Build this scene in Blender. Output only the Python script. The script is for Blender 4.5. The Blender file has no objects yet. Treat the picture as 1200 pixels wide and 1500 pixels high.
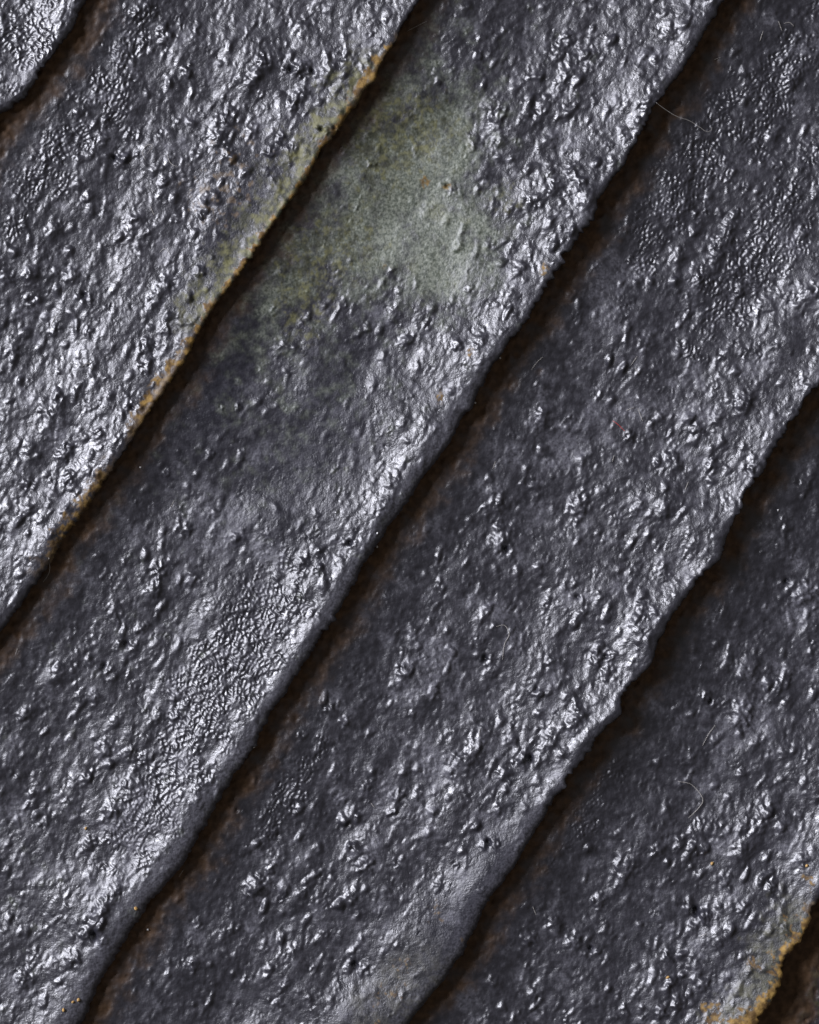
import bpy, math, random
import numpy as np

U = 1e-4            # one unit of the plan drawing (0.1 mm) in metres
W0, H0 = 1200, 1500  # plan rectangle seen by the camera, 12 x 15 cm
REF = 26.0          # plane of sharpest focus / plan scale, in plan units
DIST = 0.42         # camera height above that plane

scene = bpy.context.scene
col = scene.collection

# ------------------------------------------------------------------ camera
cam_d = bpy.data.cameras.new('camera')
cam = bpy.data.objects.new('camera', cam_d)
col.objects.link(cam)
cam_d.sensor_fit = 'VERTICAL'
cam_d.sensor_height = 36.0
cam_d.sensor_width = 28.8
cam_d.lens = 36.0 * DIST / (H0 * U)
cam.location = (0, 0, REF * U + DIST)
cam.rotation_euler = (0, 0, 0)
cam_d.clip_start = 0.01
cam_d.clip_end = 20
cam_d.dof.use_dof = True
cam_d.dof.focus_distance = DIST - 2 * U
cam_d.dof.aperture_fstop = 6.3
scene.camera = cam

# ------------------------------------------------------------------ light
world = bpy.data.worlds.new('World')
scene.world = world
world.use_nodes = True
bg = world.node_tree.nodes['Background']
bg.inputs['Color'].default_value = (1.0, 0.92, 0.88, 1)
bg.inputs['Strength'].default_value = 0.12

def area(name, az, el, dist, size, size_y, power, color):
    ld = bpy.data.lights.new(name, 'AREA')
    ld.shape = 'RECTANGLE'
    ld.size, ld.size_y = size, size_y
    ld.energy = power
    ld.color = color
    o = bpy.data.objects.new(name, ld)
    col.objects.link(o)
    a, e = math.radians(az), math.radians(el)
    d = (math.cos(e) * math.cos(a), math.cos(e) * math.sin(a), math.sin(e))
    o.location = [dist * c for c in d]
    from mathutils import Vector
    o.rotation_euler = Vector(d).to_track_quat('Z', 'Y').to_euler()
    return o

area('window_light', 154, 32.0, 2.2, 0.72, 1.50, 116, (0.895, 0.90, 1.0))

scene.view_settings.view_transform = 'Standard'
scene.view_settings.look = 'None'
scene.view_settings.exposure = 0.0
scene.view_settings.gamma = 1.0
scene.view_settings.use_curve_mapping = False
scene.render.engine = 'CYCLES'
scene.cycles.max_bounces = 4
scene.cycles.use_denoising = True

# ------------------------------------------------------------------ relief fields (plan units)
rng = np.random.default_rng(11)
STEP = 1.25
X0, Y0 = -300.0, -300.0
NX, NY = 1440, 1680          # 1800 x 2100 units
FX = np.fft.fftfreq(NX, STEP)[None, :]
FY = np.fft.fftfreq(NY, STEP)[:, None]

def bn(wl, bw=0.45, ang=None, ratio=1.0):
    """band limited noise, unit deviation; stretched by ratio along image direction ang (degrees, y up)"""
    fx, fy = FX, FY
    if ang is not None:
        a = math.radians(ang)
        ax, ay = math.cos(a), -math.sin(a)
        f1 = (fx * ax + fy * ay) * ratio
        f2 = -fx * ay + fy * ax
    else:
        f1, f2 = fx + 0 * fy, fy + 0 * fx
    f = np.sqrt(f1 * f1 + f2 * f2)
    f0 = 1.0 / wl
    filt = np.exp(-0.5 * (np.log(np.maximum(f, 1e-6) / f0) / bw) ** 2)
    n = np.fft.ifft2(np.fft.fft2(rng.standard_normal((NY, NX))) * filt).real
    return (n / n.std()).astype(np.float32)

def ss(x, a, b):
    t = np.clip((x - a) / (b - a), 0, 1)
    return t * t * (3 - 2 * t)

GX = (X0 + np.arange(NX) * STEP)[None, :].astype(np.float32)
GY = (Y0 + np.arange(NY) * STEP)[:, None].astype(np.float32)

def blob(x, y, rl, rw, ang=57.0, amp=1.0, p=2.0):
    a = math.radians(ang)
    ax, ay = math.cos(a), -math.sin(a)
    l = ((GX - x) * ax + (GY - y) * ay) / rl
    w = (-(GX - x) * ay + (GY - y) * ax) / rw
    return amp * np.exp(-((l * l + w * w) ** (p / 2)))

def blobs(lst, **k):
    m = np.zeros((NY, NX), np.float32)
    for b in lst:
        m = np.maximum(m, blob(*b, **k))
    return m

warp1, warp2 = bn(70), bn(25)

# where the glaze is wrinkled like leather
wrinkle = np.maximum(blobs([(330, 985, 210, 62), (235, 1165, 130, 50)]),
                     0.8 * blobs([(1010, 250, 190, 55), (1110, 370, 180, 60), (150, 130, 190, 38), (55, 250, 120, 32), (30, 60, 90, 60),
                                  (1140, 120, 120, 50), (430, 1160, 120, 26), (870, 1180, 110, 24)]))
wrinkle = np.clip(ss(wrinkle + 0.16 * warp1 + 0.10 * warp2, 0.32, 0.62), 0, 1)

# the matt green patch and the smooth zones
green_raw = np.maximum(blobs([(600, 275, 190, 95, 60), (650, 360, 105, 90), (560, 330, 110, 75)], p=3.0),
                       0.75 * blobs([(520, 230, 260, 60, 57), (430, 390, 190, 50, 57)]))
green_raw = np.maximum(green_raw, 0.30 * blob(440, 560, 200, 130, 57, p=2.5))
green = ss(green_raw + 0.12 * warp1 + 0.09 * warp2 + 0.05 * bn(10), 0.16, 1.15)
smooth = np.clip(green * 1.1 + blobs([(450, 660, 190, 90), (330, 560, 170, 60), (640, 1380, 130, 55), (560, 1490, 90, 60),
                                     (1150, 1400, 130, 45), (350, 330, 160, 35), (700, 1290, 130, 30)]), 0, 1)

# frost: paler, duller bloom on the glaze
frost = ss(bn(110) * 0.55 + bn(45) * 0.35 + bn(18) * 0.25 + 1.3 * blobs([(1000, 600, 60, 40, 90), (650, 960, 90, 50), (1080, 1060, 90, 50),
            (1180, 880, 60, 40), (880, 440, 90, 40), (830, 640, 110, 60), (330, 780, 90, 60), (200, 1240, 140, 40), (620, 1130, 120, 50)]), 0.3, 1.9)

# medium bumps
bump = np.zeros((NY, NX), np.float32)
tip = np.zeros((NY, NX), np.float32)

def splat(arr, x, y, rl, rw, h, ang, p=2.0, mode='add'):
    R = 2.6 * max(rl, rw)
    i0, i1 = int((x - R - X0) / STEP), int((x + R - X0) / STEP) + 2
    j0, j1 = int((y - R - Y0) / STEP), int((y + R - Y0) / STEP) + 2
    if i0 < 0 or j0 < 0 or i1 >= NX or j1 >= NY:
        return
    gx = (X0 + np.arange(i0, i1) * STEP)[None, :] - x
    gy = (Y0 + np.arange(j0, j1) * STEP)[:, None] - y
    a = math.radians(ang)
    ax, ay = math.cos(a), -math.sin(a)
    l = (gx * ax + gy * ay) / rl
    w = (-gx * ay + gy * ax) / rw
    k = h * np.exp(-((l * l + w * w) ** (p / 2)))
    sub = arr[j0:j1, i0:i1]
    if mode == 'add':
        sub += k
    else:
        np.maximum(sub, k, out=sub)

dens = np.clip(0.55 + 0.45 * bn(130) + 0.35 * bn(60), 0.03, 1.5)
dens = dens * (1 - 0.93 * np.clip(smooth, 0, 1)) * (1 - 0.45 * wrinkle)
dens += 0.8 * blobs([(380, 150, 170, 70), (330, 240, 120, 60), (770, 180, 170, 60), (90, 640, 160, 45), (1030, 1360, 170, 80),
                     (60, 430, 120, 60), (1100, 1230, 150, 50), (880, 920, 170, 45), (800, 1080, 120, 50), (480, 1290, 160, 70),
                     (800, 340, 150, 40), (130, 690, 170, 40), (560, 770, 150, 35), (960, 120, 150, 40), (240, 500, 110, 40)])
def density(x, y):
    return dens[int((y - Y0) / STEP) % NY, int((x - X0) / STEP) % NX]

pr = random.Random(5)
n_try = 15000
for _ in range(n_try):
    x, y = pr.uniform(-280, 1480), pr.uniform(-280, 1780)
    if pr.random() > 0.26 * density(x, y):
        continue
    r = min(2.5 + pr.expovariate(1 / 2.3), 12.0)
    el = 1.0 + abs(pr.gauss(0, 0.42))
    h = r * (0.10 + 0.50 * pr.random() ** 1.5)
    splat(bump, x, y, r * el * 1.12, r, h, pr.gauss(64, 20), p=pr.uniform(1.6, 2.3))

KEY = [(242, 52, 9), (272, 100, 8), (185, 192, 7), (200, 195, 7), (145, 202, 8), (175, 229, 9), (237, 262, 7), (190, 320, 9), (102, 400, 10),
       (75, 335, 10), (42, 400, 12), (75, 482, 8), (125, 485, 6), (315, 172, 7), (330, 170, 7), (340, 172, 5), (430, 150, 8), (440, 97, 10),
       (385, 85, 8), (332, 225, 7), (395, 220, 7), (410, 200, 7), (295, 307, 8), (315, 285, 7), (292, 397, 7), (240, 485, 9), (215, 505, 10),
       (305, 665, 6), (347, 595, 6), (400, 452, 5), (450, 462, 6), (595, 498, 9), (542, 237, 6), (555, 210, 5), (522, 300, 5), (537, 480, 6),
       (92, 665, 10), (145, 635, 8), (100, 700, 9), (702, 75, 6), (835, 50, 8), (730, 165, 12), (695, 205, 9), (732, 205, 8), (840, 250, 10),
       (812, 272, 10), (777, 295, 8), (850, 270, 9), (672, 357, 7), (717, 357, 6), (687, 425, 5), (707, 495, 7), (670, 505, 8), (1087, 425, 9),
       (1025, 405, 9), (1042, 682, 10), (1105, 685, 9), (985, 670, 8), (1090, 590, 14), (925, 640, 8), (840, 610, 6), (260, 772, 6),
       (272, 775, 7), (345, 787, 8), (230, 835, 10), (280, 850, 8), (147, 1092, 7), (135, 1025, 8), (32, 1050, 10), (255, 1022, 8),
       (255, 1050, 8), (212, 1110, 9), (125, 1142, 8), (160, 1190, 10), (127, 1240, 9), (370, 1305, 14), (395, 1275, 7), (505, 1060, 7),
       (485, 1035, 8), (502, 1175, 5), (517, 1245, 7), (535, 1270, 12), (580, 1170, 9), (280, 1422, 8), (105, 1405, 10), (30, 1435, 11),
       (635, 1015, 9), (717, 892, 7), (790, 1017, 6), (765, 1115, 8), (940, 900, 7), (957, 897, 7), (875, 965, 10), (1037, 1022, 8),
       (1185, 870, 16), (1090, 1050, 15), (880, 1325, 10), (967, 1250, 8), (1000, 1240, 9), (1035, 1245, 9), (1090, 1135, 6), (1027, 1207, 6),
       (780, 1382, 9), (1032, 1345, 9), (1090, 1332, 8), (982, 1405, 8), (1030, 1445, 9), (995, 1470, 10), (970, 1485, 9), (1130, 1300, 9),
       (1175, 1260, 8), (730, 1187, 7), (740, 1135, 9), (1018, 1362, 7), (985, 1440, 7), (1065, 1290, 8), (705, 1305, 5)]
for x, y, r in KEY:
    splat(bump, x, y, r * 1.15, r * 0.85, r * 0.52, pr.gauss(64, 12), p=2.4)
for x, y, rl, rw in [(367, 115, 26, 8), (480, 105, 20, 8), (427, 220, 20, 6), (797, 155, 26, 9), (830, 110, 28, 8), (820, 65, 18, 6),
                     (1055, 370, 50, 9), (1068, 330, 30, 7), (802, 1090, 24, 9), (920, 1280, 34, 9), (1070, 970, 18, 7), (1020, 1240, 26, 9),
                     (1120, 1200, 34, 10), (80, 600, 40, 9), (230, 430, 34, 8), (840, 1050, 24, 7), (690, 1110, 40, 12),
                     (400, 1120, 34, 9), (560, 750, 30, 8), (1150, 1000, 30, 10), (920, 330, 24, 7), (150, 1330, 40, 9), (660, 640, 26, 6)]:
    splat(bump, x, y, rl, rw, rw * 0.5, 62, p=2.2)

PITS = [(163, 226, 5), (120, 430, 5), (425, 99, 5), (457, 102, 4), (181, 944, 6), (148, 978, 5), (778, 1112, 6), (716, 1234, 5), (786, 1010, 4),
        (742, 805, 5), (520, 1417, 6), (1022, 1338, 7), (868, 1395, 5), (137, 1372, 8), (888, 962, 4), (847, 875, 4), (655, 268, 4),
        (490, 188, 4), (471, 189, 4), (193, 597, 4), (1158, 852, 5), (710, 965, 5), (512, 795, 5), (1045, 1030, 4), (707, 590, 4), (345, 1190, 4)]
pit = np.zeros((NY, NX), np.float32)
for x, y, r in PITS:
    splat(bump, x + r * 1.9, y + r * 0.9, r * 1.6, r * 0.9, r * 0.55, pr.gauss(62, 15), p=2.2)
    splat(bump, x - r * 1.7, y + r * pr.uniform(-0.6, 1.4), r * 1.0, r * 0.8, r * 0.5, pr.gauss(62, 25), p=2.2)
    splat(pit, x, y, r * pr.uniform(0.7, 1.0), r * 0.6, r * 1.5, pr.uniform(60, 150), p=2.2, mode='max')
    splat(pit, x + pr.uniform(-1, 1) * r * 0.5, y + pr.uniform(-1, 1) * r * 0.5, r * 0.6, r * 0.5, r * 1.3, 120, p=2.2, mode='max')

# ---- sum of the relief
def shift(field, dx, dy):
    fx = np.arange(NX)[None, :] + dx / STEP
    fy = np.arange(NY)[:, None] + dy / STEP
    i, j = np.floor(fx).astype(np.int32), np.floor(fy).astype(np.int32)
    u, v = (fx - i).astype(np.float32), (fy - j).astype(np.float32)
    i0, i1, j0, j1 = i % NX, (i + 1) % NX, j % NY, (j + 1) % NY
    return field[j0, i0] * (1 - u) * (1 - v) + field[j0, i1] * u * (1 - v) + field[j1, i0] * (1 - u) * v + field[j1, i1] * u * v
bump = shift(bump, 1.9 * bn(16) + 0.5 * bn(8), 1.9 * bn(16) + 0.5 * bn(8))   # drops run into uneven shapes
# places where the drops have run together into clotted lumps
clot = np.maximum(0.92 * bn(26, 0.32, 64, 1.5) + 0.18 * bn(13, 0.3, 64, 1.3) + 0.6 * bn(55) - 0.75, 0)
clot = clot * clot / (clot + 0.5) * np.clip(dens, 0, 1.2) ** 0.7
calm = 1 - 0.72 * np.clip(smooth, 0, 1)
lump = bn(34, 0.4, 62, 1.9) * 0.85 + bn(20, 0.4, 66, 1.6) * 0.42
wr_n = bn(10.0, 0.28, 60, 1.35)
wr = np.clip(1.15 - np.abs(wr_n + 0.5 * bn(13, 0.3)), -0.6, 1.2)
grain = bn(3.6, 0.3)
fine = bn(7.5, 0.4, 62, 1.3)
patchy = ss(bn(85) + 0.4 * bn(40), -0.7, 1.3)
sparkle = ss(bn(75) + 0.5 * bn(30), -0.4, 1.4)
skin = bn(13, 0.4, 64, 1.3)
HF = (bn(190) * 1.5 + bn(95, 0.4, 57, 1.5) * 0.50 + bn(52, 0.4, 60, 1.4) * 0.26 * calm
      + lump * calm * (0.17 + 0.26 * patchy)
      + bump * 1.0 - pit
      + clot * 2.1
      + skin * calm * (0.09 + 0.16 * ss(bn(70), -0.8, 1.2))
      + wr * wrinkle * 1.40
      + fine * calm * (0.05 + 0.17 * ss(bn(50) + 0.5 * bn(25), 0.0, 1.7))
      + grain * (0.045 + 0.06 * sparkle + 0.05 * smooth + 0.15 * green)).astype(np.float32)

def samp(field, x, y):
    fx = (np.asarray(x, np.float64) - X0) / STEP
    fy = (np.asarray(y, np.float64) - Y0) / STEP
    i, j = np.floor(fx).astype(np.int64), np.floor(fy).astype(np.int64)
    a, b = (fx - i).astype(np.float32), (fy - j).astype(np.float32)
    i0, j0 = i % NX, j % NY
    i1, j1 = (i + 1) % NX, (j + 1) % NY
    return (field[j0, i0] * (1 - a) * (1 - b) + field[j0, i1] * a * (1 - b)
            + field[j1, i0] * (1 - a) * b + field[j1, i1] * a * b)

# ------------------------------------------------------------------ the lips of the ridges
SX, SY = -0.545, 0.8384      # along a ridge (plan x right, y down)
PX, PY = 0.8384, 0.545       # across the ridges, from under one lip to the next lip
def to_sn(x, y): return x * SX + y * SY, x * PX + y * PY
def to_xy(s, n): return s * SX + n * PX, s * SY + n * PY

LIPS = [
    [(123, 0), (113, 22), (100, 47), (80, 75), (60, 97), (42, 130), (20, 150), (0, 168)],
    [(612, 0), (590, 35), (576, 62), (556, 90), (549, 118), (536, 124), (522, 150), (505, 172), (497, 188), (470, 217), (455, 248), (430, 285),
     (400, 327), (375, 366), (345, 407), (310, 452), (283, 500), (270, 528), (240, 572), (212, 610), (195, 640), (180, 662), (150, 705),
     (125, 745), (90, 792), (60, 840), (30, 885), (0, 925)],
    [(1060, 0), (1032, 45), (1005, 95), (985, 122), (960, 152), (947, 177), (927, 213), (910, 247), (880, 283), (867, 323), (843, 353), (823, 383),
     (800, 417), (771, 468), (742, 505), (723, 537), (699, 573), (693, 598), (675, 609), (667, 633), (647, 663), (617, 700), (593, 740), (567, 772),
     (533, 827), (500, 887), (467, 937), (430, 995), (397, 1042), (370, 1095), (327, 1160), (300, 1207), (267, 1267), (217, 1325), (173, 1393),
     (147, 1435), (127, 1483)],
    [(1200, 567), (1177, 593), (1162, 617), (1137, 653), (1113, 693), (1093, 720), (1082, 747), (1063, 777), (1057, 810), (1040, 833), (1017, 857),
     (993, 887), (963, 937), (957, 968), (930, 997), (910, 1022), (911, 1041), (883, 1070), (843, 1123), (800, 1192), (747, 1278), (713, 1322),
     (701, 1347), (683, 1390), (657, 1423), (630, 1460), (600, 1497)],
    [(1200, 1313), (1188, 1340), (1170, 1380), (1147, 1403), (1142, 1430), (1138, 1452), (1110, 1490)],
]
def lip_table(pts):
    sn = sorted(to_sn(*p) for p in pts)
    return np.array([a for a, b in sn]), np.array([b for a, b in sn])
TAB = [lip_table(p) for p in LIPS]

def jag(seed, wl, s):
    r = np.random.default_rng(seed)
    k = np.arange(-2600, 2600, wl)
    v = r.standard_normal(len(k))
    return np.interp(s, k + r.uniform(-.3, .3, len(k)) * wl, v)

SG = np.arange(-2600, 2600, 2.0)
_cache = {}
def lip_curves(k):
    """smooth course of lip k and a still smoother one that shapes the ridge behind it"""
    if k in _cache:
        return _cache[k]
    if k < 0 or k > 4:
        base = {-3: -1080., -2: -690., -1: -300., 5: 2150., 6: 2560., 7: 2960.}[k] + 9 * jag(50 + k + 10, 130, SG)
    else:
        a, b = TAB[k]
        base = np.interp(SG, a, b)
        out = np.where(SG < a[0], SG - a[0], np.where(SG > a[-1], SG - a[-1], 0))
        base = base + 7 * (1 - np.exp(-(out / 60.0) ** 2)) * jag(80 + k, 120, SG)
    res = []
    for sig in (2.0, 22.0):
        g = np.exp(-0.5 * (np.arange(-60, 61) / sig) ** 2)
        res.append(np.convolve(np.pad(base, 60, 'edge'), g / g.sum(), 'valid'))
    _cache[k] = res
    return res

def lip(k, s):
    return np.interp(s, SG, lip_curves(k)[0])

def lip_broad(k, s):
    return np.interp(s, SG, lip_curves(k)[1])

def ragged(k, s):
    """crumbled outline of the lip, on top of its smooth course"""
    s = np.asarray(s, float)
    soft = bevel(k, s)
    rough = {1: 0.7, 4: 0.8}.get(k, 1.0) * np.where(soft > 24, 0.55, 1.0) * (0.7 + 0.6 * ss(jag(k + 60, 90, s), -1, 1))
    return rough * (1.3 * jag(k + 10, 15, s) + 1.9 * jag(k + 20, 7, s) * ss(jag(k + 70, 45, s), -0.6, 1.4) + 1.2 * jag(k + 30, 3.6, s))

def bevel(k, s):
    """width of the rolled shoulder behind the lip"""
    s = np.asarray(s, float)
    base = 9 + 3 * jag(k + 40, 60, s)
    if k == 2:
        # s of (690,540) is about 77, of (200,1350) about 1023
        base = base + 15 * ss(s, 20, 110) + 14 * ss(s, 700, 1000)
    if k == 3:
        base = base + 20 * ss(s, 480, 600)
    if k == 1:
        base = base - 3 + 16 * ss(s, 420, 600)
    return np.maximum(base, 5)

HL = {k: 40.0 for k in range(-3, 9)}
HL.update({0: 24, 1: 31, 2: 39, 3: 41, 4: 46})

def profile(k, s, n):
    """height of ridge k (its lip is lip k) at (s, n), without the fine relief"""
    e0, e1 = lip(k - 1, s), lip(k, s)
    b0, b1 = lip_broad(k - 1, s), lip_broad(k, s)
    t = (n - b0) / (b1 - b0)
    tt = np.clip(t, -0.3, 1.06)
    top = HL[k] * (-2.05 * tt + 2.85 * np.abs(tt) ** 1.68)
    top = np.where(tt < 0, HL[k] * (-1.0) * tt, top)
    r = bevel(k, s)
    x = np.clip(1 - (e1 - n) / r, 0, 1)
    drop = np.minimum(r * 0.55, 22) * (1 - np.sqrt(np.maximum(1 - x * x, 0)))
    lipup = 0.7 * np.exp(-((e1 - n - r - 4) / 14.0) ** 2)
    return top - drop + lipup, t, e0, e1

def relief_gain(n, e0, e1, r):
    d1 = e1 - n
    g = 0.55 + 0.45 * ss(d1, r * 0.35, r * 1.1 + 4)
    d0 = n - e0
    return g * (0.55 + 0.45 * ss(d0, 30, 90))

# ------------------------------------------------------------------ material of the fired surface
def glaze_material():
    m = bpy.data.materials.new('gunmetal_glaze')
    m.use_nodes = True
    nt = m.node_tree
    N, L = nt.nodes, nt.links
    b = N['Principled BSDF']
    tc = N.new('ShaderNodeTexCoord')
    def attr(nm):
        a = N.new('ShaderNodeAttribute'); a.attribute_name = nm; return a.outputs['Fac']
    def noise(scale, detail=2.0, rough=0.5):
        t = N.new('ShaderNodeTexNoise'); t.inputs['Scale'].default_value = scale
        t.inputs['Detail'].default_value = detail; t.inputs['Roughness'].default_value = rough
        L.new(tc.outputs['Object'], t.inputs['Vector']); return t.outputs['Fac']
    def ramp(v, a, c):
        r = N.new('ShaderNodeMapRange'); r.inputs['From Min'].default_value = a; r.inputs['From Max'].default_value = c
        r.interpolation_type = 'SMOOTHSTEP'
        L.new(v, r.inputs['Value']); return r.outputs['Result']
    def math_(op, a, c):
        r = N.new('ShaderNodeMath'); r.operation = op
        for i, v in enumerate((a, c)):
            if isinstance(v, (int, float)): r.inputs[i].default_value = v
            else: L.new(v, r.inputs[i])
        return r.outputs[0]
    def mix(f, a, c):
        r = N.new('ShaderNodeMix'); r.data_type = 'RGBA'
        L.new(f, r.inputs['Factor'])
        for nm, v in (('A', a), ('B', c)):
            s = [i for i in r.inputs if i.name == nm and i.type == 'RGBA'][0]
            if isinstance(v, tuple): s.default_value = v + (1,)
            else: L.new(v, s)
        return [o for o in r.outputs if o.type == 'RGBA'][0]
    def mixf(f, a, c):
        r = N.new('ShaderNodeMix'); r.data_type = 'FLOAT'
        L.new(f, r.inputs[0])
        for i, v in ((2, a), (3, c)):
            if isinstance(v, (int, float)): r.inputs[i].default_value = v
            else: L.new(v, r.inputs[i])
        return r.outputs[0]
    g_fine = noise(2600, 2)       # about 0.4 mm
    g_mid = noise(900, 3)
    g_big = noise(260, 3)
    frost, green, ochre, olive, clay = attr('frost'), attr('green'), attr('ochre'), attr('olive'), attr('clay')
    c = mix(ramp(g_mid, 0.3, 0.75), (0.014, 0.014, 0.019), (0.028, 0.0275, 0.036))
    c = mix(math_('MULTIPLY', frost, ramp(g_fine, 0.25, 0.7)), c, (0.080, 0.079, 0.095))
    gcol = mix(ramp(noise(2200, 3, 0.65), 0.36, 0.66), (0.050, 0.062, 0.042), (0.185, 0.200, 0.158))
    gcol = mix(math_('MULTIPLY', ramp(g_big, 0.52, 0.70), 0.5), gcol, mix(ramp(g_fine, 0.35, 0.68), (0.045, 0.048, 0.02), (0.14, 0.145, 0.06)))
    c = mix(green, c, gcol)
    ol = mix(ramp(g_mid, 0.4, 0.65), (0.026, 0.027, 0.010), (0.145, 0.140, 0.052))
    c = mix(olive, c, ol)
    oc = mix(ramp(g_mid, 0.35, 0.7), (0.080, 0.046, 0.015), (0.27, 0.17, 0.05))
    c = mix(ochre, c, oc)
    cl = mix(ramp(g_mid, 0.35, 0.7), (0.075, 0.045, 0.026), (0.130, 0.078, 0.044))
    c = mix(clay, c, cl)
    L.new(c, b.inputs['Base Color'])
    ro = mixf(ramp(g_mid, 0.3, 0.7), 0.30, 0.43)
    ro = mixf(frost, ro, 0.46)
    ro = mixf(green, ro, 0.55)
    dull = math_('MAXIMUM', math_('MAXIMUM', ochre, clay), math_('MULTIPLY', olive, 0.8))
    ro = mixf(dull, ro, 0.72)
    L.new(ro, b.inputs['Roughness'])
    sp = mixf(attr('matt'), 0.9, 0.38)
    sp = mixf(dull, sp, 0.2)
    L.new(sp, b.inputs['Specular IOR Level'])
    bp = N.new('ShaderNodeBump')
    bp.inputs['Distance'].default_value = U * 1.0
    bp.inputs['Strength'].default_value = 1.0
    L.new(math_('ADD', math_('MULTIPLY', noise(3400, 2, 0.55), 0.50), math_('MULTIPLY', g_mid, 0.7)), bp.inputs['Height'])
    L.new(bp.outputs['Normal'], b.inputs['Normal'])
    return m
GLAZE = glaze_material()

def plain(name, color, rough=0.5, spec=0.4, scale=3000, var=0.35):
    m = bpy.data.materials.new(name)
    m.use_nodes = True
    N, L = m.node_tree.nodes, m.node_tree.links
    b = N['Principled BSDF']
    tc = N.new('ShaderNodeTexCoord')
    t = N.new('ShaderNodeTexNoise'); t.inputs['Scale'].default_value = scale
    L.new(tc.outputs['Object'], t.inputs['Vector'])
    r = N.new('ShaderNodeMix'); r.data_type = 'RGBA'
    L.new(t.outputs['Fac'], r.inputs['Factor'])
    A = [i for i in r.inputs if i.type == 'RGBA']
    A[0].default_value = tuple(v * (1 - var) for v in color) + (1,)
    A[1].default_value = tuple(min(v * (1 + var), 1) for v in color) + (1,)
    L.new([o for o in r.outputs if o.type == 'RGBA'][0], b.inputs['Base Color'])
    b.inputs['Roughness'].default_value = rough
    b.inputs['Specular IOR Level'].default_value = spec
    return m

# ------------------------------------------------------------------ the ceramic
def grid_object(name, P, attrs, parent, flip=False):
    R, C = P.shape[:2]
    me = bpy.data.meshes.new(name)
    nq = (R - 1) * (C - 1)
    idx = np.arange(R * C, dtype=np.int32).reshape(R, C)
    q = np.stack([idx[:-1, :-1], idx[:-1, 1:], idx[1:, 1:], idx[1:, :-1]], -1).reshape(-1, 4)
    if flip:
        q = q[:, ::-1]
    me.vertices.add(R * C)
    me.vertices.foreach_set('co', np.ascontiguousarray(P, np.float32).ravel())
    me.loops.add(nq * 4)
    me.loops.foreach_set('vertex_index', np.ascontiguousarray(q, np.int32).ravel())
    me.polygons.add(nq)
    me.polygons.foreach_set('loop_start', np.arange(0, nq * 4, 4, dtype=np.int32))
    me.polygons.foreach_set('use_smooth', np.ones(nq, bool))
    for nm, v in attrs.items():
        a = me.attributes.new(nm, 'FLOAT', 'POINT')
        a.data.foreach_set('value', np.ascontiguousarray(v, np.float32).ravel())
    me.update(calc_edges=True)
    me.materials.append(GLAZE)
    o = bpy.data.objects.new(name, me)
    col.objects.link(o)
    o.parent = parent
    return o

def world_xyz(x, y, z):
    return np.stack([(x - W0 / 2) * U, (H0 / 2 - y) * U, z * U], -1)

relief = bpy.data.objects.new('ceramic_relief', None)
col.objects.link(relief)
relief['label'] = 'dark gunmetal glazed ceramic relief of overlapping diagonal ridges with brown clay grooves'
relief['category'] = 'ceramic'

f_speck = bn(9, 0.5)
f_patch = bn(26, 0.5)
f_broad = bn(60, 0.5)

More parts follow.
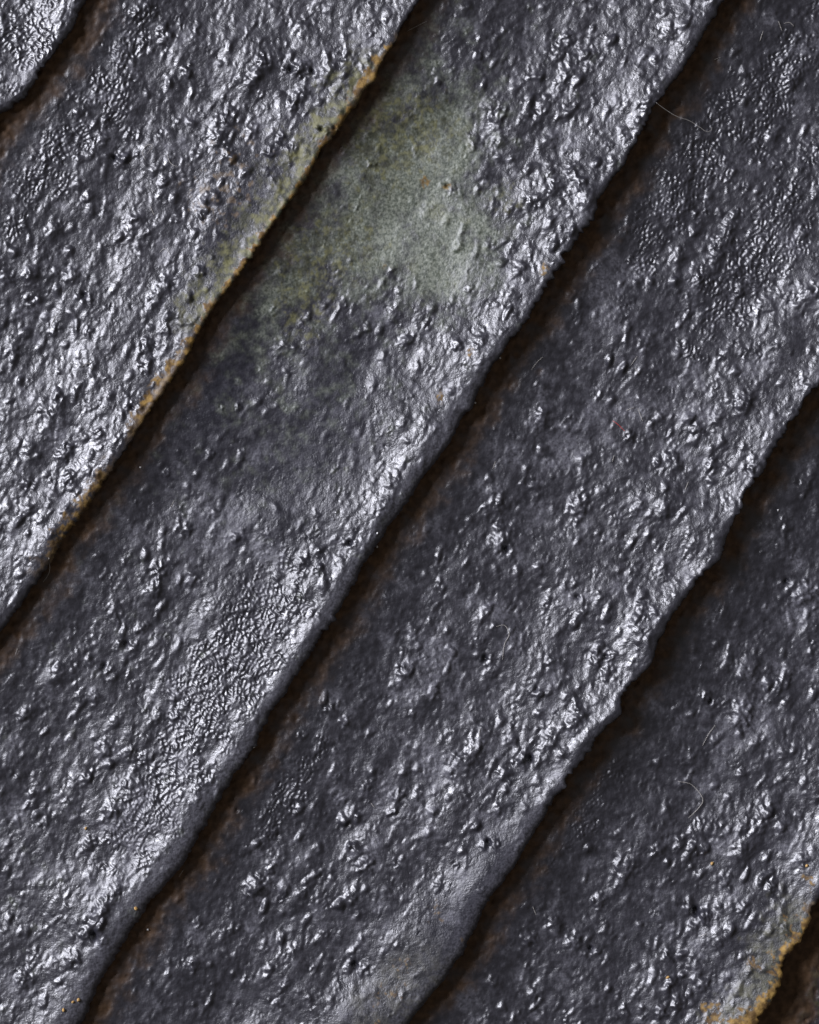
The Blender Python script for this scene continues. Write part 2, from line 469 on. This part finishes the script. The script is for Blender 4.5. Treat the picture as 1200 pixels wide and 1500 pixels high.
def stains(k, x, y, s, n, e0, e1):
    d1, d0 = e1 - n, n - e0
    sp, pa, bd = samp(f_speck, x, y), samp(f_patch, x, y), samp(f_broad, x, y)
    zero = np.zeros_like(x)
    ochre, olive = zero, zero
    if k == 1:
        on = ss(s, -285, -250) * (1 - ss(s, 380, 470)) * (0.55 + 0.45 * ss(pa + 0.5 * bd, -0.8, 0.4))
        wid = 4 + 2.5 * pa + 1.5 * bd + 12 * np.exp(-((s - 360) / 90.0) ** 2) + 10 * np.exp(-((s + 195) / 40.0) ** 2)
        ochre = on * (1 - ss(d1 + 2.0 * sp, wid - 3, wid + 5))
        ochre = np.maximum(ochre, 0.9 * ss(s, 460, 520) * (1 - ss(s, 600, 700)) * (1 - ss(d1 + 7 * pa + 4 * sp, 0, 18)) )
        ong = ss(s, -260, -180) * (1 - ss(s, 200, 300))
        olive = ong * (1 - ss(d1 + 11 * pa + 6 * sp + 8 * bd, 6, 62)) * 0.75
        fr = np.exp(-(((x - 350) / 70) ** 2 + ((y - 230) / 90) ** 2)) + np.exp(-(((x - 300) / 60) ** 2 + ((y - 300) / 60) ** 2))
        ochre = np.maximum(ochre, 0.30 * ss(fr * (0.55 + 0.6 * pa + 0.3 * sp), 1.0, 1.8))
    if k == 2:
        fr = (np.exp(-(((x - 520) / 70) ** 2 + ((y - 360) / 60) ** 2)) + np.exp(-(((x - 740) / 50) ** 2 + ((y - 290) / 40) ** 2))
              + 1.3 * np.exp(-(((x - 625) / 70) ** 2 + ((y - 185) / 70) ** 2)) + 1.2 * np.exp(-(((x - 440) / 60) ** 2 + ((y - 420) / 130) ** 2))
              + 1.3 * np.exp(-(((x - 550) / 60) ** 2 + ((y - 200) / 90) ** 2)))
        olive = 0.66 * ss(fr * (0.9 + 0.3 * pa + 0.25 * sp), 0.6, 1.7)
        spot = (np.exp(-(((x - 623) / 9) ** 2 + ((y - 262) / 11) ** 2)) + np.exp(-(((x - 655) / 8) ** 2 + ((y - 269) / 6) ** 2))
                + 0.8 * np.exp(-(((x - 797) / 8) ** 2 + ((y - 395) / 14) ** 2)) + 0.9 * np.exp(-(((x - 688) / 6) ** 2 + ((y - 515) / 10) ** 2))
                + 0.9 * np.exp(-(((x - 645) / 7) ** 2 + ((y - 582) / 12) ** 2)) + 0.5 * np.exp(-(((x - 560) / 12) ** 2 + ((y - 388) / 9) ** 2)))
        ochre = 0.85 * ss(spot * (0.85 + 0.4 * sp), 0.3, 0.9)
    if k == 3:
        fr = (np.exp(-(((x - 640) / 22) ** 2 + ((y - 1335) / 26) ** 2)) + np.exp(-(((x - 590) / 20) ** 2 + ((y - 1415) / 20) ** 2))
              + 0.9 * np.exp(-(((x - 575) / 35) ** 2 + ((y - 1455) / 20) ** 2)) + np.exp(-(((x - 678) / 7) ** 2 + ((y - 1378) / 9) ** 2))
              + np.exp(-(((x - 553) / 8) ** 2 + ((y - 1490) / 25) ** 2)))
        ochre = 0.5 * ss(fr * (0.75 + 0.3 * pa + 0.4 * sp), 0.75, 1.5)
        olive = 0.12 * ss(s, 780, 860) * (1 - ss(d1 + 8 * bd, 60, 110))
    if k == 4:
        on = ss(s, 440, 500)
        ochre = on * (1 - ss(d1 + 5 * pa + 3 * sp, 6 + 16 * ss(s, 600, 680), 14 + 22 * ss(s, 600, 680)))
        fr = (np.exp(-(((x - 1105) / 16) ** 2 + ((y - 1415) / 18) ** 2)) + 1.2 * np.exp(-(((x - 1045) / 24) ** 2 + ((y - 1485) / 24) ** 2))
              + np.exp(-(((x - 1185) / 12) ** 2 + ((y - 1290) / 22) ** 2)) + 0.8 * np.exp(-(((x - 1150) / 9) ** 2 + ((y - 1345) / 12) ** 2)))
        ochre = np.maximum(ochre, 0.85 * ss(fr * (0.85 + 0.3 * pa + 0.3 * sp), 0.6, 1.1))
        olive = 0.3 * on * (1 - ss(d1 + 10 * pa, 30, 70))
    if k == 5:
        olive = 0.4 * ss(pa, 0.2, 1.2)
    width = {1: 24, 2: 20, 3: 24, 4: 22, 5: 62}.get(k, 22)
    clay = 1 - ss(d0 + 6 * bd + 3 * pa + 1.5 * sp, width - 24, width + 30)
    return ochre, olive, clay

def axis(lo, hi, flo, fhi, fine, coarse):
    """positions from lo to hi, fine between flo and fhi, growing to coarse outside"""
    flo, fhi = max(lo, flo), min(hi, fhi)
    mid = list(np.arange(flo, fhi, fine)) if fhi > flo else [0.5 * (lo + hi)]
    up, st = [mid[-1]], fine
    while up[-1] < hi:
        st = min(st * 1.25, coarse); up.append(up[-1] + st)
    dn, st = [mid[0]], fine
    while dn[-1] > lo:
        st = min(st * 1.25, coarse); dn.append(dn[-1] - st)
    return np.array(dn[:0:-1] + mid + up[1:])

RIDGE_LABEL = {0: 'bright wrinkled glaze ridge', 1: 'bumpy ridge with ochre broken lip', 2: 'ridge with pale green matt patch',
               3: 'ridge with softly rolled lower shoulder', 4: 'bumpy ridge with ochre and olive stained lip',
               5: 'rusty brown shaded foot of the last ridge'}
FINE = 1.5
MARG = 60
for k in range(-2, 8):
    seen = 0 <= k <= 5
    nominal0 = float(np.mean(lip(k - 1, np.linspace(-400, 1000, 50))))
    nominal1 = float(np.mean(lip(k, np.linspace(-400, 1000, 50))))
    # range of s for which this ridge lies inside the plan rectangle
    ss_in = []
    if seen:
        for x in np.linspace(-MARG, W0 + MARG, 60):
            for y in np.linspace(-MARG, H0 + MARG, 60):
                s_, n_ = to_sn(x, y)
                if nominal0 - 30 < n_ < nominal1 + 10:
                    ss_in.append(s_)
    if ss_in:
        sv = axis(-1300, 1900, min(ss_in), max(ss_in), FINE, 9.0)
    else:
        sv = axis(-1300, 1900, 250, 260, 9.0, 9.0)
    wid = nominal1 - nominal0
    if k == 0:
        d = axis(0, wid, wid - 190, wid - 2, FINE, 9.0)
    elif k == 5:
        d = axis(0, wid, 0, 120, FINE, 9.0)
    elif seen:
        d = np.arange(0, wid - 1, FINE)
    else:
        d = np.arange(0, wid - 2, 9.0)
    tau = d / d[-1]
    tau = tau * (1 - 0.3 / wid)
    under = np.linspace(-48, -3, 16) if seen else np.linspace(-48, -8, 4)
    e0, e1 = lip(k - 1, sv), lip(k, sv)
    n = e0[:, None] + tau[None, :] * (e1 - e0)[:, None]
    n = np.concatenate([e0[:, None] + under[None, :], n], 1)
    S = np.broadcast_to(sv[:, None], n.shape)
    E0, E1 = np.broadcast_to(e0[:, None], n.shape), np.broadcast_to(e1[:, None], n.shape)
    z, t, _, _ = profile(k, S, n)
    rag = ragged(k, sv)[:, None] * np.exp(-np.maximum(E1 - n, 0) / 7.0)
    n = n + rag
    x, y = to_xy(S, n)
    r = np.broadcast_to(bevel(k, sv)[:, None], n.shape)
    hf = samp(HF, x, y) * relief_gain(n - rag, E0, E1, r)
    z = z + hf
    # crumbs of clay on the groove floor
    ochre, olive, clay = stains(k, x, y, S, n - rag, E0, E1)
    z = z + clay * (0.15 * samp(f_speck, x, y) + 1.0 * samp(f_patch, x, y))
    far = (x < X0 + 20) | (x > 1480) | (y < Y0 + 20) | (y > 1780)
    gr = np.where(far, 0, samp(green, x, y)) * (k == 2)
    fr = samp(frost, x, y)
    fr = np.maximum(fr, 0.75 * (1 - ss(E1 - n + rag, r * 0.5, r * 1.1)) * ss(r, 16, 26))
    A = dict(ochre=ochre, olive=olive * (1 - ochre), clay=clay * (1 - 0.5 * gr), green=gr, frost=fr * (1 - clay), matt=np.where(far, 0, samp(smooth, x, y)) * (1 - 0.75 * gr))
    P = world_xyz(x, y, z)
    cut = len(under) + (np.searchsorted(d, 46.0) if len(d) > 10 else 5)
    ridge = grid_object('ridge', P[:, cut:], {a: v[:, cut:] for a, v in A.items()}, relief)
    if k in RIDGE_LABEL:
        ridge['label'] = RIDGE_LABEL[k]
    grid_object('clay_groove', P[:, :cut + 1], {a: v[:, :cut + 1] for a, v in A.items()}, ridge)
    # the undercut face below the lip
    rows = 16 if seen else 5
    q = np.linspace(0, 1, rows)[None, :]
    zl = z[:, -1][:, None]
    nl = n[:, -1][:, None]
    inset = 26 * ss(q, 0.0, 1.0) - 2.5 * np.sin(np.pi * np.clip(q * 3, 0, 1))
    nn = nl - inset
    zz = zl + (-26 - zl) * q ** 1.1
    Su = np.broadcast_to(sv[:, None], nn.shape)
    xu, yu = to_xy(Su, nn)
    edge = (q > 0) * np.sin(np.pi * np.clip(q, 0, 1))
    nn = nn + edge * 1.6 * samp(f_speck, xu + zz * 1.3, yu + zz)
    xu, yu = to_xy(Su, nn)
    fade = 1 - ss(q, 0.05, 0.25)
    Au = {a: v[:, -1][:, None] * fade for a, v in A.items()}
    Au['clay'] = np.broadcast_to(ss(q, 0.1, 0.4), nn.shape)
    grid_object('undercut_face', world_xyz(xu, yu, zz), Au, ridge)

# the body behind the ridges
bx0, bx1 = -0.19, 0.19
body = bpy.data.meshes.new('clay_body')
zt, zb = -24 * U, -140 * U
quad = [to_xy(s_, n_) for s_, n_ in ((-1290, -1060), (1890, -1060), (1890, 2940), (-1290, 2940))]
vs = [((a - W0 / 2) * U, (H0 / 2 - b_) * U, zz_) for zz_ in (zb, zt) for a, b_ in quad]
body.from_pydata(vs, [], [(3, 2, 1, 0), (4, 5, 6, 7), (0, 1, 5, 4), (1, 2, 6, 5), (2, 3, 7, 6), (3, 0, 4, 7)])
body.materials.append(plain('dark_fired_clay', (0.05, 0.03, 0.017), 0.85, 0.2, 600))
bo = bpy.data.objects.new('clay_body', body)
col.objects.link(bo)
bo.parent = relief

# ------------------------------------------------------------------ lint and grit lying on the glaze
def surf_z(x, y):
    s, n = to_sn(x, y)
    for k in range(0, 6):
        if n <= float(lip(k, [s])[0]):
            z, t, e0, e1 = profile(k, np.array([s]), np.array([n]))
            g = relief_gain(np.array([n]), e0, e1, bevel(k, np.array([s])))
            return float(z[0] + samp(HF, x, y) * g[0])
    return 0.0

LINT = plain('pale_lint', (0.42, 0.40, 0.37), 0.6, 0.3)
RED = plain('red_lint', (0.45, 0.04, 0.03), 0.6, 0.3)
TAN = plain('tan_grit', (0.42, 0.26, 0.09), 0.6, 0.4)
WHITE = plain('white_grit', (0.8, 0.8, 0.78), 0.4, 0.5)

def fibre(pts, rad, mat, label, group=None, lift=1.2, span=False):
    """thin tube through plan points, laid on the relief"""
    pts = [np.array(p, float) for p in pts]
    dense = []
    m = len(pts)
    for i in range(m - 1):
        p0, p1, p2, p3 = pts[max(i - 1, 0)], pts[i], pts[i + 1], pts[min(i + 2, m - 1)]
        for u in np.arange(0, 1, 0.2):
            dense.append(0.5 * (2 * p1 + (p2 - p0) * u + (2 * p0 - 5 * p1 + 4 * p2 - p3) * u * u + (3 * p1 - p0 - 3 * p2 + p3) * u ** 3))
    dense.append(pts[-1])
    zs = np.array([surf_z(*p) for p in dense])
    if span:      # bridges from its two ends
        f = np.linspace(0, 1, len(zs))
        line = zs[0] * (1 - f) + zs[-1] * f - 5 * np.sin(np.pi * f)
        zs = np.maximum(zs, line)
    else:
        zs = np.maximum(zs, 0.5 * (zs + np.convolve(np.pad(zs, 2, 'edge'), np.ones(5) / 5, 'valid')))
    zs = zs + lift * rad
    ctr = [((p[0] - W0 / 2) * U, (H0 / 2 - p[1]) * U, z * U) for p, z in zip(dense, zs)]
    V, F = [], []
    nseg = 5
    for i, c in enumerate(ctr):
        a = np.array(ctr[max(i - 1, 0)]); b = np.array(ctr[min(i + 1, len(ctr) - 1)])
        t = (b - a) / (np.linalg.norm(b - a) + 1e-12)
        side = np.cross(t, (0, 0, 1)); side /= np.linalg.norm(side) + 1e-12
        up = np.cross(side, t)
        f = i / (len(ctr) - 1)
        rr = 0.62 * rad * U * (0.45 + 0.55 * math.sin(math.pi * min(max(f, 0.04), 0.96)) ** 0.5)
        for j in range(nseg):
            a_ = 2 * math.pi * j / nseg
            V.append(tuple(np.array(c) + rr * (math.cos(a_) * side + math.sin(a_) * up)))
    for i in range(len(ctr) - 1):
        for j in range(nseg):
            F.append((i * nseg + j, i * nseg + (j + 1) % nseg, (i + 1) * nseg + (j + 1) % nseg, (i + 1) * nseg + j))
    F.append(tuple(range(nseg))[::-1]); F.append(tuple((len(ctr) - 1) * nseg + j for j in range(nseg)))
    me = bpy.data.meshes.new('lint_fibre'); me.from_pydata(V, [], F); me.materials.append(mat)
    me.polygons.foreach_set('use_smooth', np.ones(len(F), bool))
    o = bpy.data.objects.new('lint_fibre', me); col.objects.link(o)
    o['label'] = label; o['category'] = 'lint'
    if group: o['group'] = group
    return o

fibre([(961, 151), (975, 160), (992, 169), (1010, 174), (1024, 181), (1037, 189), (1045, 187), (1046, 182)], 0.55, LINT,
      'long pale hair stretched from a ridge lip across the dark groove', span=True)
fibre([(71, 817), (71, 832), (68, 842), (60, 853)], 0.75, LINT, 'white kinked fibre hanging off the lip of the ochre edged ridge', span=True)
fibre([(597, 41), (612, 33), (626, 26)], 0.5, LINT, 'thin pale hair over the groove just above the ochre stained lip', span=True)
fibre([(728, 919), (740, 917), (747, 930), (740, 945), (737, 968)], 0.6, LINT, 'hook shaped pale hair lying on smooth dark glaze')
fibre([(997, 1148), (1017, 1153), (1033, 1173), (1027, 1187), (1012, 1202)], 0.6, LINT, 'pale hair bent like a bracket on dark bumpy glaze')
fibre([(900, 615), (909, 622), (918, 631)], 0.55, RED, 'fine red fibre lying on the dark glaze')
fibre([(213, 222), (221, 210), (213, 209), (206, 219), (211, 231)], 0.5, LINT, 'tiny looped pale fibre on the glaze below a cluster of bumps')
fibre([(243, 222), (246, 233), (252, 239), (259, 241)], 0.5, LINT, 'tiny curved pale fibre beside the looped fibre on the glaze')
SHORT = [[(1052, 1065), (1042, 1078), (1033, 1095)], [(920, 600), (932, 595)], [(937, 597), (940, 606), (944, 616)], [(927, 533), (936, 520)],
         [(933, 538), (939, 546)], [(80, 457), (74, 468), (68, 483)], [(1027, 1375), (1037, 1370)], [(702, 1081), (704, 1068)],
         [(260, 1288), (267, 1277)], [(782, 1333), (787, 1345)], [(727, 675), (723, 686)], [(780, 540), (788, 529), (797, 521)],
         [(247, 743), (252, 733)], [(1153, 29), (1161, 27), (1168, 33)], [(543, 1180), (548, 1186)], [(1144, 26), (1150, 40)],
         [(1045, 212), (1042, 222)], [(18, 960), (22, 951)], [(902, 666), (899, 676)], [(1050, 82), (1060, 79)], [(218, 300), (224, 313)],
         [(232, 368), (240, 362), (248, 371)], [(118, 536), (128, 531), (134, 541)], [(1122, 40), (1117, 55)], [(1010, 705), (1005, 718)]]
def ridge_of(x, y):
    s_, n_ = to_sn(x, y)
    return next((k for k in range(6) if n_ <= float(lip(k, s_))), 5)
WHERE = ['the corner ridge', 'the ridge with the ochre lip', 'the ridge with the green patch', 'the ridge next below the green patched one',
         'the ridge with the olive stained lip', 'the last ridge']
for p in SHORT:
    k = ridge_of(*p[len(p) // 2])
    kind = 'short straight pale lint fibre' if len(p) == 2 else 'short bent pale lint fibre'
    fibre(p, 0.55, LINT, kind + ' on ' + WHERE[k], 'short lint fibres on the glaze')

def grit(x, y, r, mat, label, group):
    rr = random.Random(int(x * 7 + y))
    V, F = [], []
    z = surf_z(x, y)
    rings, seg = 4, 7
    V.append((0, 0, 1.0))
    for i in range(1, rings):
        a = math.pi * i / rings
        for j in range(seg):
            b = 2 * math.pi * j / seg
            q = rr.uniform(0.75, 1.15)
            V.append((q * 1.25 * math.sin(a) * math.cos(b), q * 0.9 * math.sin(a) * math.sin(b), q * math.cos(a)))
    V.append((0, 0, -1.0))
    for j in range(seg):
        F.append((0, 1 + j, 1 + (j + 1) % seg))
        for i in range(rings - 2):
            a0, a1 = 1 + i * seg, 1 + (i + 1) * seg
            F.append((a0 + j, a1 + j, a1 + (j + 1) % seg, a0 + (j + 1) % seg))
        F.append((len(V) - 1, 1 + (rings - 2) * seg + (j + 1) % seg, 1 + (rings - 2) * seg + j))
    me = bpy.data.meshes.new('grit_grain')
    me.from_pydata([tuple(c * r * U for c in v) for v in V], [], F); me.materials.append(mat)
    o = bpy.data.objects.new('grit_grain', me); col.objects.link(o)
    o.location = ((x - W0 / 2) * U, (H0 / 2 - y) * U, (z + 0.5 * r) * U)
    o.rotation_euler = (rr.uniform(-.4, .4), rr.uniform(-.4, .4), rr.uniform(0, 6.28))
    o['label'] = label; o['category'] = 'grit'
    o['group'] = group
for x, y, r in [(199, 1331, 2.8), (115, 1465, 2.8), (107, 1468, 2.2), (93, 1480, 2.6), (1046, 1268, 2.6), (980, 1435, 2.4), (1182, 1268, 2.4), (123, 1216, 2.0)]:
    grit(x, y, r, TAN, 'tan grain of grit stuck on ' + WHERE[ridge_of(x, y)], 'tan grit on the glaze')
for x, y, r in [(733, 523, 1.8), (697, 589, 1.6), (552, 801, 1.8), (553, 781, 1.4), (203, 684, 1.3), (1144, 747, 1.4), (370, 1096, 2.0), (214, 1366, 1.4), (480, 140, 1.2)]:
    grit(x, y, r, WHITE, 'tiny white speck of grit on ' + WHERE[ridge_of(x, y)], 'white specks at the lips')
